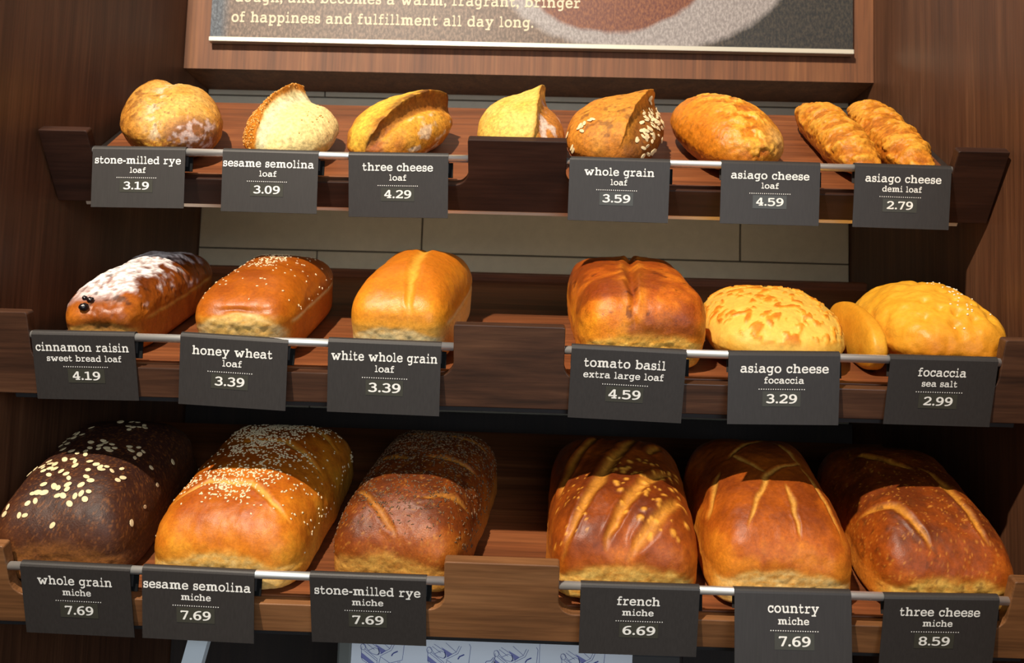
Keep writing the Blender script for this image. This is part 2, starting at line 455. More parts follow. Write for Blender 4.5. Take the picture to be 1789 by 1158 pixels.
def polydist(x, y, pts):
    """signed distance to a polyline (positive on its right hand side) and 0..1 along it"""
    best = np.full(len(x), 1e9); sg = np.ones(len(x)); tt = np.zeros(len(x))
    pts = np.array(pts, float); seg = np.linalg.norm(np.diff(pts, axis=0), axis=1); tot = seg.sum(); acc = 0
    for (ax, ay), (bx, by), ln in zip(pts[:-1], pts[1:], seg):
        dx, dy = (bx-ax)/ln, (by-ay)/ln
        t = np.clip((x-ax)*dx+(y-ay)*dy, 0, ln)
        ex, ey = x-(ax+t*dx), y-(ay+t*dy); d = np.hypot(ex, ey)
        s = np.where(dx*(y-ay)-dy*(x-ax) > 0, -1., 1.)
        m = d < best
        best = np.where(m, d, best); sg = np.where(m, s, sg); tt = np.where(m, (acc+t)/tot, tt); acc += ln
    return best*sg, tt

class Loaf:
    """rounded, domed solid on a welded cube grid; features push vertices and colour them"""
    def __init__(s, L, W, H, a, bt, bb, tp, hs=.45, step=.0017):
        nx, ny, nz = [max(12, int(d/step)) for d in (W, L, H)]
        def g(n): return np.tan(np.linspace(-1, 1, n)*.72)/math.tan(.72)
        X, Y, Z = g(nx), g(ny), g(nz)
        F, V, base = [], [], 0
        def face(A, B, fn, flip):
            nonlocal base
            uu, vv = np.meshgrid(A, B, indexing='ij'); V.append(fn(uu.ravel(), vv.ravel()))
            n, m = len(A), len(B); i = np.arange(n*m).reshape(n, m)+base
            q = np.stack([i[:-1, :-1], i[1:, :-1], i[1:, 1:], i[:-1, 1:]], -1).reshape(-1, 4)
            F.append(q[:, ::-1] if flip else q); base += n*m
        one = np.ones_like
        face(X, Y, lambda u, v: np.stack([u, v, one(u)], 1), False); face(X, Y, lambda u, v: np.stack([u, v, -one(u)], 1), True)
        face(X, Z, lambda u, v: np.stack([u, one(u), v], 1), True); face(X, Z, lambda u, v: np.stack([u, -one(u), v], 1), False)
        face(Y, Z, lambda u, v: np.stack([one(u), u, v], 1), False); face(Y, Z, lambda u, v: np.stack([-one(u), u, v], 1), True)
        V = np.concatenate(V); F = np.concatenate(F)
        key = np.round(V*1e6).astype(np.int64)
        _, idx, inv = np.unique(key, axis=0, return_index=True, return_inverse=True)
        V = V[idx]; F = inv.reshape(-1)[F]
        x, y, z = np.abs(V).T
        xy = (x**a+y**a)**(1/a); b = np.where(V[:, 2] > 0, bt, bb)
        p = V/((xy**b+z**b)**(1/b))[:, None]
        zz = p[:, 2]; k = 1-tp*np.clip(-zz, 0, 1); hs *= H
        s.P = np.stack([p[:, 0]*W/2*k, p[:, 1]*L/2*k, np.where(zz > 0, hs+(H-hs)*zz, hs+hs*zz)], 1)
        s.P0 = s.P.copy(); s.F = F; s.u, s.v, s.zz = p.T
        n = np.stack([s.P[:, 0]/(W/2)**2, s.P[:, 1]/(L/2)**2, (s.P[:, 2]-hs)/np.where(zz > 0, H-hs, hs)**2], 1)
        n = np.sign(p)*np.abs(p)**2/np.array([W, L, H]); s.N = n/np.maximum(np.linalg.norm(n, axis=1), 1e-9)[:, None]
        s.L, s.W, s.H = L, W, H
        s.C = np.ones_like(s.P)*.5; s.R = np.full(len(s.P), .5)
        s.top = sm(-.05, .25, zz)
        s.keep = sm(-.95, -.7, zz)          # leave the underside flat
    def push(s, amount, along=None):
        d = s.N if along is None else np.array(along, float)
        s.P = s.P + d*(np.asarray(amount)*s.keep)[:, None]
    def lumps(s, scale, amp, seed=0, octv=4):
        s.push((fbm(s.P0, scale, seed, octv)-.5)*2*amp)
    def tint(s, c, m): s.C = mixc(s.C, np.broadcast_to(lin(c), s.C.shape), np.clip(m, 0, 1))
    def slash(s, pts, w, depth, color=None, strength=.85, rim=.4, seed=0):
        jx = (fbm(s.P0, 60, seed+5, 2)-.5)*.006; jy = (fbm(s.P0, 60, seed+9, 2)-.5)*.006
        d, t = polydist(s.P0[:, 0]+jx, s.P0[:, 1]+jy, pts)
        ends = sm(0, .12, t)*sm(1, .88, t)
        ww = w*(.35+.65*np.sin(np.pi*np.clip(t, 0, 1))**.7)
        g = np.exp(-(d/ww)**2)*s.top*(.25+.75*ends)
        r = np.exp(-((np.abs(d)-1.7*ww)/(.7*ww))**2)*s.top*ends
        s.push(-depth*g + depth*rim*r)
        if color is not None:
            m = np.exp(-np.abs(d/ww)**3)*s.top*(.3+.7*ends)*strength
            streak = .75+.5*(fbm(s.P0*np.array([1, 1, 1]), 260, seed+3, 2)-.5)
            s.tint(color, m*streak); s.R = s.R + m*.2
        return d, t
    def ear(s, pts, A, a=.03, b=.007, groove=.006, shift=.006, grow=.35, seed=0):
        j = (fbm(s.P0, 70, seed+2, 3)-.5)*.006
        d, t = polydist(s.P0[:, 0]+j, s.P0[:, 1], pts)
        amp = A*(grow+(1-grow)*t)
        h = np.where(d < 0, np.exp(d/a), np.exp(-d/b))*amp - groove*np.exp(-((d-2.2*b)/(1.6*b))**2)
        h = h*sm(.1, .5, s.zz)
        s.push(h, (0, 0, 1)); s.push(np.where(d < 0, np.exp(d/.012), np.exp(-d/.003))*shift*sm(.1, .5, s.zz), (1, 0, 0))
        return d, t
    def build(s, name, mat, k, x, sh, yaw, label, cat, group=None, n=0.0):
        mx = s.C.max(1); sat = (mx-s.C.min(1))/np.maximum(mx, 1e-4)
        sat = sm(.68, .96, sat)
        s.C[:, 2] *= 1-.6*sat; s.C[:, 1] *= 1-.02*sat       # baked sugars: drop the blue where the crust is coloured
        me = bpy.data.meshes.new(name)
        nv, nf = len(s.P), len(s.F)
        s.P[:, 2] = np.maximum(s.P[:, 2], 0.0)
        P = s.P + np.array([0, s.L/2, 0])
        me.vertices.add(nv); me.vertices.foreach_set('co', P.astype(np.float32).ravel())
        me.loops.add(nf*4); me.loops.foreach_set('vertex_index', s.F.astype(np.int32).ravel())
        me.polygons.add(nf); me.polygons.foreach_set('loop_start', (np.arange(nf)*4).astype(np.int32))
        me.polygons.foreach_set('use_smooth', np.ones(nf, dtype=bool))
        me.update(calc_edges=True); me.validate()
        at = me.attributes.new('crust_colour', 'FLOAT_COLOR', 'POINT')
        at.data.foreach_set('color', np.concatenate([np.clip(s.C, 0, 1), np.ones((nv, 1))], 1).astype(np.float32).ravel())
        at = me.attributes.new('crust_rough', 'FLOAT', 'POINT'); at.data.foreach_set('value', np.clip(s.R, .1, 1).astype(np.float32))
        me.materials.append(mat)
        o = bpy.data.objects.new(name, me); col.objects.link(o); o.matrix_world = shelf_matrix(k, x, sh, n+.0004, yaw)
        tag(o, label, cat, group)
        s.o = o
        nn = np.empty(nv*3, np.float32); me.vertices.foreach_get('normal', nn); s.NN = nn.reshape(-1, 3)
        s.Q = P
        return o
    def scatter(s, name, weight, count, size, mat, rg, lift=.3, label=None):
        """uncountable seeds: one mesh of small lens shaped grains lying on the crust"""
        w = np.clip(weight, 0, None)*sm(-.2, .1, s.zz); w = w/w.sum()
        ids = rg.choice(len(s.Q), size=count, p=w)
        bm = bmesh.new(); bmesh.ops.create_icosphere(bm, subdivisions=1, radius=1)
        bv = np.array([tuple(v.co) for v in bm.verts]); bf = [tuple(v.index for v in f.verts) for f in bm.faces]; bm.free()
        V, F = [], []
        for q, i in enumerate(ids):
            n = s.NN[i]; t = np.cross(n, rg.normal(size=3)); t /= np.linalg.norm(t); b = np.cross(n, t)
            sc = np.array(size)*rg.uniform(.8, 1.2)
            c = s.Q[i] + n*sc[2]*lift + (t*rg.uniform(-1, 1)+b*rg.uniform(-1, 1))*.0006
            p = bv*sc
            taper = 1-.35*bv[:, 0:1]
            V.append(c + p[:, 0:1]*t + p[:, 1:2]*taper*b + p[:, 2:3]*n); F += [tuple(j+q*len(bv) for j in f) for f in bf]
        o = link_mesh(name, np.concatenate(V), F, mat, s.o, True); o['kind'] = 'stuff'
        if label: o['label'] = label
        return o
    def flakes(s, spots, mat, rg, size=(.0037, .0027, .0007)):
        """counted oat flakes: every flake is an object of its own"""
        bm = bmesh.new(); bmesh.ops.create_icosphere(bm, subdivisions=2, radius=1)
        for v in bm.verts:
            v.co.z *= 1; v.co.z += .5*abs(v.co.x)**2*.5 - .6*math.exp(-(v.co.y/.18)**2)*(1 if v.co.z > 0 else 0)
        me = bpy.data.meshes.new('oat_flake'); bm.to_mesh(me); bm.free(); me.materials.append(mat)
        me.polygons.foreach_set('use_smooth', np.ones(len(me.polygons), dtype=bool))
        top = np.where(s.zz > -.1)[0]; xy = s.P0[top, :2] + np.array([0, s.L/2])
        for (x, y) in spots:
            i = top[np.argmin((xy[:, 0]-x)**2+(xy[:, 1]-(y+s.L/2))**2)]
            n = s.NN[i] + rg.normal(size=3)*.12; n /= np.linalg.norm(n)
            t = np.cross(n, rg.normal(size=3)); t /= np.linalg.norm(t); b = np.cross(n, t)
            c = s.Q[i] + n*.0007; z = np.array(size)*rg.uniform(.8, 1.2)
            o = bpy.data.objects.new('oat_flake', me); col.objects.link(o); o.parent = s.o
            A, B, N = t*z[0], b*z[1], n*z[2]
            o.matrix_local = Matrix(((A[0], B[0], N[0], c[0]), (A[1], B[1], N[1], c[1]), (A[2], B[2], N[2], c[2]), (0, 0, 0, 1)))

def crust(name, s1=260, amt=.35, bump=.25, bs=500, rough_add=0, coat=0):
    t = NT(name)
    a = t.add('ShaderNodeAttribute', attribute_name='crust_colour'); r = t.add('ShaderNodeAttribute', attribute_name='crust_rough')
    v = t.coords()
    n = t.noise(v, s1, 4, .65); n2 = t.noise(v, bs, 4, .6)
    m = t.ramp(n, [(.3, (1-amt,)*3), (.7, (1+amt*.6,)*3)])
    t.k(t.mix(1.0, a.outputs['Color'], m, 'MULTIPLY'), t.b.inputs['Base Color'])
    t.k(t.math('ADD', r.outputs['Fac'], rough_add), t.b.inputs['Roughness'])
    t.b.inputs['Specular IOR Level'].default_value = .32
    t.b.inputs['Subsurface Weight'].default_value = .0
    t.bump(n2, bump, .0012)
    return t.m
CR_SMOOTH = crust('egg_washed_crust', 340, .24, .2, 700)
CR_FINE = crust('baked_pan_crust', 420, .3, .3, 600)
CR_RUSTIC = crust('rustic_crust', 240, .42, .55, 380)
CR_FOC = crust('focaccia_crust', 260, .14, .3, 420)
CR_CHEESE = crust('cheese_crust', 200, .4, .6, 300)
SEED = plain('sesame_seed', (236, 214, 170), .5); OAT = speckle('oat', (214, 186, 134), (240, 220, 176), 300, .6)
RYE_SEED = speckle('caraway_seed', (66, 44, 28), (128, 96, 62), 200, .6)
RAISIN = plain('raisin', (22, 14, 16), .3); SALT = plain('salt_grain', (238, 226, 196), .35)

def pan(L, W, H, tops, side, crumb, seed, hs=.30, a=5.5, bt=2.25, tp=-.035, rough=.42, lump=.0016, step=.0017, arch0=-.1, archh=.30, seam=0):
    """loaf baked in a pan: domed crust over straight sides, pale torn band on the ends"""
    l = Loaf(L, W, H, a, bt, 8, tp, hs, step)
    l.lumps(28, lump*1.6, seed, 3); l.lumps(160, lump*.35, seed+3, 3)
    n = fbm(l.P0, 45, seed+1, 4); n2 = fbm(l.P0, 170, seed+2, 3)
    n3 = fbm(l.P0, 18, seed+4, 3)
    bake = .60*sm(-.05, .95, l.zz) + (n-.5)*.85 + (n3-.5)*.7 + .24 + (n2-.5)*.35
    l.C = cramp(bake, tops)
    edge = sm(.80, .97, np.abs(l.v))                       # the two short ends
    wob = (fbm(l.P0, 60, seed+8, 3)-.5)*.35
    below = sm(.22, -.25, l.zz+wob*.6)
    l.tint(side, below*(.7+.5*(n-.5)))
    arch = arch0 + archh*(1-np.clip(np.abs(l.u)/.92, 0, 1)**2.4)   # torn crumb rises in an arch over each end
    band = sm(arch+.10, arch-.07, l.zz+wob*.55)*edge
    torn = .62+1.0*(fbm(l.P0*np.array([1, 1, 3.]), 130, seed+6, 3)-.5) + .5*(fbm(l.P0, 330, seed+7, 2)-.5)
    l.tint(crumb, band*np.clip(torn, .1, 1)*.95)
    rim_ = np.exp(-((l.zz+wob*.55-arch-.06)/.05)**2)*edge; l.tint(tops[1][1], rim_*.35)
    l.push((fbm(l.P0, 200, seed+11, 3)-.5)*.0022*band)
    if seam:
        sl_ = np.exp(-((l.zz+wob*.12)/.05)**2)*sm(.9, .97, np.abs(l.u)); l.tint(crumb, sl_*seam); l.push(-.0012*sl_)
    l.R = np.where(l.zz > 0, rough, rough+.15) + band*.25 + (n2-.5)*.15
    return l

# ------------------------------------------------------------------ bottom shelf: six miche loaves
MG = 'big miche loaves on the bottom shelf'
# whole grain miche
l = pan(.245, .142, .097, [(.1, (92, 50, 34)), (.5, (74, 40, 29)), (.9, (56, 30, 24))], (84, 46, 30), (150, 92, 52), 11, rough=.5, lump=.001)
sp = fbm(l.P0, 760, 77, 2); l.tint((134, 80, 50), sm(.60, .75, sp)*.6)
l.build('miche_loaf', CR_FINE, 2, -.441, .0175, .05, 'dark brown whole grain miche with oat flakes on top, far left of the bottom shelf', 'bread loaf', MG)
spots = []
for cx, cy, sx, sy, n in [(-.03, -.098, .026, .014, 16), (.0, -.078, .03, .016, 34), (-.02, -.045, .028, .016, 28), (.03, -.05, .018, .014, 16), (.012, -.012, .02, .013, 20), (.045, .0, .012, .012, 12),
                          (-.035, .02, .012, .02, 14), (.02, .045, .018, .018, 16), (-.01, .08, .02, .012, 9), (.04, .07, .012, .012, 6)]:
    for _ in range(n): spots.append((cx+rng.normal()*sx*.6, cy+rng.normal()*sy*.6))
_k = []
for p in spots:
    if all(math.hypot(p[0]-q[0], p[1]-q[1]) > .0052 for q in _k): _k.append(p)
spots = _k[:95]
spots += [(.066, -.09), (.068, -.06), (.067, -.02), (.0, -.112), (.067, .03)]
l.flakes(spots[:100], OAT, rng)
# sesame semolina miche
l = pan(.262, .156, .090, [(.1, (226, 150, 66)), (.45, (206, 118, 44)), (.95, (168, 80, 28))], (222, 158, 80), (238, 200, 130), 21, rough=.43)
l.slash([(-.062, -.085), (-.03, -.062), (.012, -.064), (.062, -.098)], .0034, .0016, (242, 194, 112), .75)
l.slash([(-.02, .022), (.02, .026), (.066, .0)], .004, .002, (236, 184, 104), .6); l.slash([(.0, .09), (.03, .085), (.068, .06)], .004, .002, (236, 184, 104), .6)
l.build('miche_loaf', CR_SMOOTH, 2, -.277, .0155, -.04, 'golden sesame semolina miche sprinkled with white sesame seeds, bottom shelf', 'bread loaf', MG)
w = sm(-.10, -.065, l.P0[:, 1])*(.6+.4*sm(-.02, .03, l.P0[:, 1]))*np.exp(-((l.u+.05)/.55)**2) + .05*sm(-.12, -.09, l.P0[:, 1]) + .28*np.exp(-((l.u-.93)/.07)**2)*sm(.3, .1, l.zz)
w *= .25+1.5*sm(.4, .65, fbm(l.P0, 40, 5, 2))
l.scatter('sesame_seeds', w, 1900, (.0017, .0010, .0006), SEED, rng, label='white sesame seeds')
# stone-milled rye miche
l = pan(.246, .138, .091, [(.1, (168, 90, 42)), (.45, (132, 62, 32)), (.95, (88, 40, 24))], (176, 104, 52), (216, 162, 92), 31, rough=.42)
for pts in ([(-.052, -.06), (-.03, -.082), (.004, -.113)], [(.02, -.075), (.04, -.062), (.064, -.052)], [(-.05, .0), (-.01, -.012)], [(.005, -.004), (.06, .012)], [(-.04, .06), (.0, .05)], [(.01, .055), (.06, .072)]):
    l.slash(pts, .0035, .0018, (206, 138, 70), .6)
sp = fbm(l.P0, 640, 37, 2); l.tint((196, 132, 72), sm(.66, .78, sp)*.45)
l.build('miche_loaf', CR_FINE, 2, -.111, .0240, -.14, 'red-brown stone-milled rye miche strewn with dark seeds, left of the bottom divider', 'bread loaf', MG)
w = sm(-.04, .02, l.P0[:, 1])*np.exp(-((l.u)/.6)**2)+.45*sm(-.12, -.08, l.P0[:, 1])
l.scatter('caraway_seeds', w, 2400, (.0020, .0006, .0006), RYE_SEED, rng, label='dark caraway seeds')
# french miche
l = pan(.244, .151, .094, [(.1, (192, 104, 44)), (.45, (154, 72, 30)), (.95, (106, 44, 22))], (206, 126, 58), (240, 196, 116), 41, rough=.42)
d1 = None
cell = rng.uniform([-.012, -.105], [.062, .012], (90, 2)); rad = rng.uniform(.0012, .0034, 90)
cell = np.concatenate([cell, rng.uniform([-.07, -.11], [-.035, -.02], (30, 2))]); rad = np.concatenate([rad, rng.uniform(.0008, .0016, 30)])
for pts, w in (([(-.06, -.112), (-.026, -.042), (.026, .088)], .0062), ([(-.066, -.03), (-.045, .03), (-.018, .085)], .005), ([(-.02, -.112), (.014, -.05), (.052, .004)], .0055), ([(.004, -.117), (.03, -.09), (.058, -.05)], .0062), ([(.03, .03), (.05, .07)], .005)):
    l.slash(pts, w, .0028, (222, 150, 72), .8, .6)
for (cx, cy), r in zip(cell, rad):
    d = np.hypot(l.P0[:, 0]-cx, l.P0[:, 1]-cy); m = np.exp(-(d/r)**4)*l.top
    l.push(m*r*.3); l.tint((236, 164, 84), m*.75)
l.build('miche_loaf', CR_SMOOTH, 2, .1175, .0155, -.03, 'brown blistered french miche with long diagonal slashes, right of the bottom divider', 'bread loaf', MG)
# country miche
l = pan(.246, .143, .099, [(.1, (216, 128, 54)), (.45, (180, 90, 36)), (.95, (130, 58, 26))], (226, 150, 72), (244, 210, 140), 51, rough=.43)
for pts in ([(.04, .012), (-.006, -.03), (-.036, -.098)], [(.009, -.044), (.013, -.103)], [(.036, .002), (.054, -.095)], [(-.034, .022), (-.006, -.026)], [(.03, .095), (-.038, .017)], [(.024, .063), (.038, .005)], [(-.05, .0), (-.066, -.06)]):
    l.slash(pts, .0025, .0014, (244, 184, 104), .7, .4)
l.build('miche_loaf', CR_SMOOTH, 2, .273, .0155, -.02, 'glossy orange-brown country miche with pale criss-cross scoring, bottom shelf', 'bread loaf', MG)
# three cheese miche
l = pan(.252, .140, .089, [(.1, (190, 100, 42)), (.45, (152, 70, 30)), (.95, (102, 44, 23))], (204, 126, 56), (240, 196, 112), 61, rough=.43)
for pts in ([(-.066, -.04), (-.038, -.058), (-.018, -.107)], [(.01, .012), (.019, -.0), (.036, -.1)], [(-.043, .055), (.002, .005)]):
    l.slash(pts, .0042, .002, (232, 158, 74), .75, .5)
sp = fbm(l.P0, 120, 67, 3); l.tint((96, 46, 26), sm(.64, .72, sp)*.6); sp = fbm(l.P0, 480, 68, 2); l.tint((216, 144, 76), sm(.68, .78, sp)*.5)
d = np.sqrt((l.P0[:, 0]-.056)**2+(l.P0[:, 1]+.118)**2+(l.P0[:, 2]-.032)**2); m = np.exp(-(d/.011)**2)
l.push(.006*m); l.tint((120, 62, 30), m*.8)
l.build('miche_loaf', CR_SMOOTH, 2, .431, .0165, -.02, 'reddish three cheese miche with two pale slashes, far right of the bottom shelf', 'bread loaf', MG)

# ------------------------------------------------------------------ middle shelf
PG = 'pan loaves on the middle shelf'
# cinnamon raisin
l = pan(.272, .086, .076, [(.1, (186, 104, 46)), (.45, (150, 76, 34)), (.95, (104, 48, 25))], (172, 92, 44), (226, 176, 104), 71, a=4.5, hs=.48, tp=.07, rough=.36, lump=.0024, arch0=-.3, archh=.3, seam=.5)
n = fbm(l.P0*np.array([1.3, 1, 1]), 70, 72, 4); ridge = np.exp(-((l.P0[:, 0]+.008)/.034)**2)
m = sm(.42, .60, n*.62+ridge*.42*l.top)*sm(-.125, -.10, l.P0[:, 1])*l.top
pits = sm(.6, .7, fbm(l.P0, 160, 73, 3)); m = m*(1-.6*pits)*(.45+.55*sm(.36, .56, fbm(l.P0, 230, 75, 3)))
l.tint((246, 236, 232), m); l.R = l.R + m*.5; l.push(m*.0008 - pits*.0008*l.top)
sp = sm(.7, .78, fbm(l.P0, 110, 74, 2))*l.top; l.tint((40, 20, 18), sp*.7)
d = np.exp(-(((l.P0[:, 0]-.006)/.02)**2+((l.P0[:, 2]-.034)/.008)**2))*sm(-.1, -.125, l.P0[:, 1]); l.tint((70, 34, 20), d*.8); l.push(-.004*d)
o = l.build('pan_loaf', CR_SMOOTH, 1, -.417, .0165, .04, 'cinnamon raisin loaf dusted with powdered sugar, far left of the middle shelf', 'bread loaf', PG)
for (x, z, r) in [(-.013, .052, .0048), (-.010, .0585, .0036), (-.016, .0625, .0028)]:
    i = np.argmin((l.P0[:, 0]-x)**2+(l.P0[:, 2]-z)**2+(np.minimum(l.P0[:, 1]+.125, .0)*0+(l.P0[:, 1]+.125))**2*.2)
    bm = bmesh.new(); bmesh.ops.create_icosphere(bm, subdivisions=3, radius=r)
    for v in bm.verts: v.co *= 1+.12*math.sin(v.co.x*1500)*math.cos(v.co.z*1300); v.co.z *= .85
    c = l.Q[i]+l.NN[i]*r*.35; bmesh.ops.translate(bm, verts=bm.verts, vec=Vector(c.tolist()))
    bm_obj('raisin', bm, RAISIN, o, True)['label'] = 'black raisin'
# honey wheat
l = pan(.232, .106, .083, [(.1, (206, 120, 44)), (.45, (184, 98, 34)), (.95, (150, 72, 26))], (198, 108, 48), (240, 212, 150), 81, hs=.5, tp=.07, rough=.36, lump=.0012, arch0=-.22, archh=.46, seam=.7)
wv = (fbm(l.P0, 60, 85, 2)-.5)*.2
d = np.exp(-((l.P0[:, 0]-.0)/.03)**2-((l.zz-.33+wv)/.07)**2)*sm(-.08, -.1, l.P0[:, 1]); l.push(-.0025*d); l.tint((128, 60, 26), d*.75)  # shallow dent at the front, its shade tinted into the crust
d = np.exp(-(l.P0[:, 0]/.036)**4)*sm(.26, .14, l.zz+wv)*sm(-.6, -.3, l.zz)*sm(-.085, -.1, l.P0[:, 1]); l.tint((232, 186, 110), d*(.45+.9*(fbm(l.P0*np.array([1, 1, 2]), 140, 86, 3)-.3)))
l.build('pan_loaf', CR_SMOOTH, 1, -.273, .0155, .0, 'shiny brown honey wheat loaf with a few sesame seeds on its ridge', 'bread loaf', PG)
w = np.exp(-((l.u+.1)/.4)**2)*sm(-.05, .03, l.P0[:, 1])*(.3+1.4*sm(.4, .6, fbm(l.P0, 50, 8, 2))) + .06*sm(-.12, -.1, l.P0[:, 1]) + .2*np.exp(-((l.u-.95)/.05)**2)*sm(.3, .0, l.zz)
l.scatter('sesame_seeds', w, 420, (.0016, .0009, .0006), SEED, rng, label='pale sesame seeds')
# white whole grain
l = pan(.230, .106, .094, [(.1, (232, 150, 58)), (.45, (220, 134, 48)), (.95, (200, 112, 38))], (236, 196, 128), (222, 204, 150), 91, hs=.46, tp=.05, rough=.4, lump=.001, arch0=-.35, archh=.3, seam=.4)
l.slash([(.016, -.116), (.008, -.06), (.0, .07), (.0, .11)], .006, .0025, (240, 188, 96), .65, .3)
d = np.exp(-((l.P0[:, 0])/.045)**2-((l.zz-.18)/.1)**2)*sm(-.09, -.108, l.P0[:, 1]); l.tint((176, 112, 52), d*.6)
l.build('pan_loaf', CR_SMOOTH, 1, -.115, .0155, -.06, 'smooth golden white whole grain loaf with one lengthwise crease', 'bread loaf', PG)
# tomato basil
l = pan(.228, .132, .088, [(.15, (236, 150, 56)), (.5, (216, 120, 44)), (.95, (168, 78, 32))], (228, 136, 60), (244, 198, 116), 101, a=6, bt=3.4, tp=.05, hs=.40, rough=.42, lump=.002, arch0=-.12, archh=.26)
l.slash([(-.014, -.112), (-.01, -.05), (.004, .06), (.006, .11)], .0058, .0045, None, 0, .35)
d, t = polydist(l.P0[:, 0], l.P0[:, 1], [(-.014, -.112), (-.01, -.05), (.004, .06), (.006, .11)])
l.tint((240, 156, 70), np.exp(-((np.abs(d)-.008)/.006)**2)*l.top*.5*(fbm(l.P0, 90, 3, 2)+.2)); l.tint((150, 70, 30), np.exp(-(d/.002)**2)*l.top*.35*sm(.35, .6, fbm(l.P0, 220, 8, 2)))
n = fbm(l.P0, 26, 102, 3); l.tint((124, 50, 24), sm(.48, .64, n)*l.top*.75); l.tint((84, 34, 20), sm(.68, .76, fbm(l.P0, 110, 103, 3))*l.top*.7)
m = sm(.03, .105, l.P0[:, 1])*l.top; l.tint((104, 42, 24), m*.65)
l.build('pan_loaf', CR_FINE, 1, .136, .0155, .04, 'large blotchy orange tomato basil loaf split by a deep lengthwise seam', 'bread loaf', PG)
FG = 'focaccia on the middle shelf'
# asiago focaccia
def focaccia(L, W, H, seed, stops, dents, rough=.42, lump=.003):
    l = Loaf(L, W, H, 3.0, 2.15, 3, .12, .38, .0016)
    l.lumps(24, lump, seed, 3); l.lumps(120, .0007, seed+2, 3)
    n = fbm(l.P0, 40, seed+1, 4)
    l.C = cramp(.5*sm(-.1, .9, l.zz)+(n-.5)*.8+.25, stops)
    for (x, y) in dents:
        d = np.hypot(l.P0[:, 0]-x, l.P0[:, 1]-y); l.push(-.004*np.exp(-(d/.005)**2)*l.top)
    l.R[:] = rough
    return l
l = focaccia(.205, .147, .066, 111, [(.0, (216, 150, 70)), (.4, (230, 184, 100)), (.9, (226, 178, 94))], [(-.04, -.05), (.02, -.07), (.03, .02)], .5)
n = fbm(l.P0*np.array([1., .75, 1]) + .004*(fbm(l.P0, 60, 119, 2)[:, None]-.5)*4, 150, 112, 2); n2 = fbm(l.P0, 30, 113, 2)
m = sm(.555, .59, n*.8+n2*.2)*sm(.15, .45, l.zz); core = sm(.60, .68, n*.8+n2*.2)*sm(.15, .45, l.zz)
l.tint((226, 134, 44), m*.85); l.tint((184, 92, 30), core*.55); l.push(m*.0018)
l.build('focaccia_loaf', CR_FOC, 1, .2730, .016, -.09, 'round pale yellow focaccia flecked with browned cheese', 'focaccia', FG)
l = Loaf(.150, .023, .056, 4.5, 2.3, 4, .1, .4, .0016); l.lumps(30, .0015, 131, 3)
l.C = cramp(.5*sm(-.1, .9, l.zz)+(fbm(l.P0, 40, 132, 4)-.5)*.8+.25, [(.0, (200, 124, 42)), (.4, (220, 156, 66)), (.9, (208, 140, 52))]); l.R[:] = .45
l.build('focaccia_loaf', CR_FOC, 1, .3720, .030, .0, 'narrow golden focaccia squeezed between the cheese-flecked focaccia and the sea salt focaccia', 'focaccia', FG)
dents = np.concatenate([rng.uniform([-.05, -.08], [.05, .08], (12, 2)), rng.uniform([.0, -.07], [.05, .05], (12, 2))])
l = focaccia(.196, .128, .077, 121, [(.0, (214, 132, 44)), (.4, (230, 168, 74)), (.9, (224, 158, 62))], dents, lump=.002)
l.lumps(34, .003, 128, 2); l.lumps(75, .0022, 127, 2)
l.tint((176, 88, 30), sm(.72, 1, l.u)*.7*(.4+fbm(l.P0, 40, 4, 2))); l.tint((206, 116, 36), sm(-.6, -.98, l.v)*.5)
l.build('focaccia_loaf', CR_FOC, 1, .446, .0185, -.04, 'wide dimpled golden sea salt focaccia, far right of the middle shelf', 'focaccia', FG)
l.scatter('salt_grains', np.exp(-((l.P0[:, 0]-.02)/.016)**2-((l.P0[:, 1]+.0)/.07)**2)*l.top, 45, (.0013, .0011, .0009), SALT, rng, label='coarse salt grains')

# ------------------------------------------------------------------ top shelf
TG = 'small crusty loaves on the top shelf'
def rustic(L, W, H, seed, stops, a=2.3, bt=2.0, hs=.4, lump=.003, rough=.62):
    l = Loaf(L, W, H, a, bt, 3, .14, hs, .0013)
    l.lumps(26, lump, seed, 3); l.lumps(140, .0009, seed+2, 3)
    n = fbm(l.P0, 55, seed+1, 4)
    l.C = cramp(.5*sm(-.4, .9, l.zz)+(n-.5)*1.0+.25, stops); l.R[:] = rough
    return l
# stone-milled rye
l = rustic(.150, .112, .075, 141, [(.0, (164, 88, 40)), (.35, (204, 136, 68)), (.9, (224, 174, 104))])
d, t = polydist(l.P0[:, 0], l.P0[:, 1], [(-.026, -.075), (-.018, -.03), (.004, .02), (.024, .072)])
l.push(-.010*np.exp(-(d/.010)**2)*l.top*(.3+.7*sm(.6, 1., t))); l.push(.005*np.exp(-((d+.026)/.018)**2)*l.top)
sp = fbm(l.P0, 130, 143, 3); lf = sm(-.002, -.022, d); l.tint((176, 106, 46), lf*.55); l.tint((120, 66, 30), lf*sm(.5, .64, sp)*.7)
l.tint((214, 196, 160), np.exp(-((d-.002)/.008)**2)*sm(.45, .6, fbm(l.P0, 150, 144, 3))*.7*l.top)
low = sm(.55, .2, l.zz)*sm(-.02, .02, l.P0[:, 0]); low = sm(-.056, -.072, l.P0[:, 1]-.35*l.P0[:, 0])*sm(-.03, -.01, l.P0[:, 0]); l.tint((128, 76, 56), low*.85); l.tint((214, 190, 180), low*sm(.5, .65, fbm(l.P0, 170, 145, 3))*.7)
lowl = sm(.35, .05, l.zz)*sm(.02, -.03, l.P0[:, 0]); l.tint((150, 84, 30), lowl*.8); l.tint((222, 160, 80), lowl*sm(.55, .65, fbm(l.P0, 330, 146, 2)))
sp = fbm(l.P0, 300, 147, 2); l.tint((120, 80, 48), sm(.7, .78, sp)*.6*l.top)
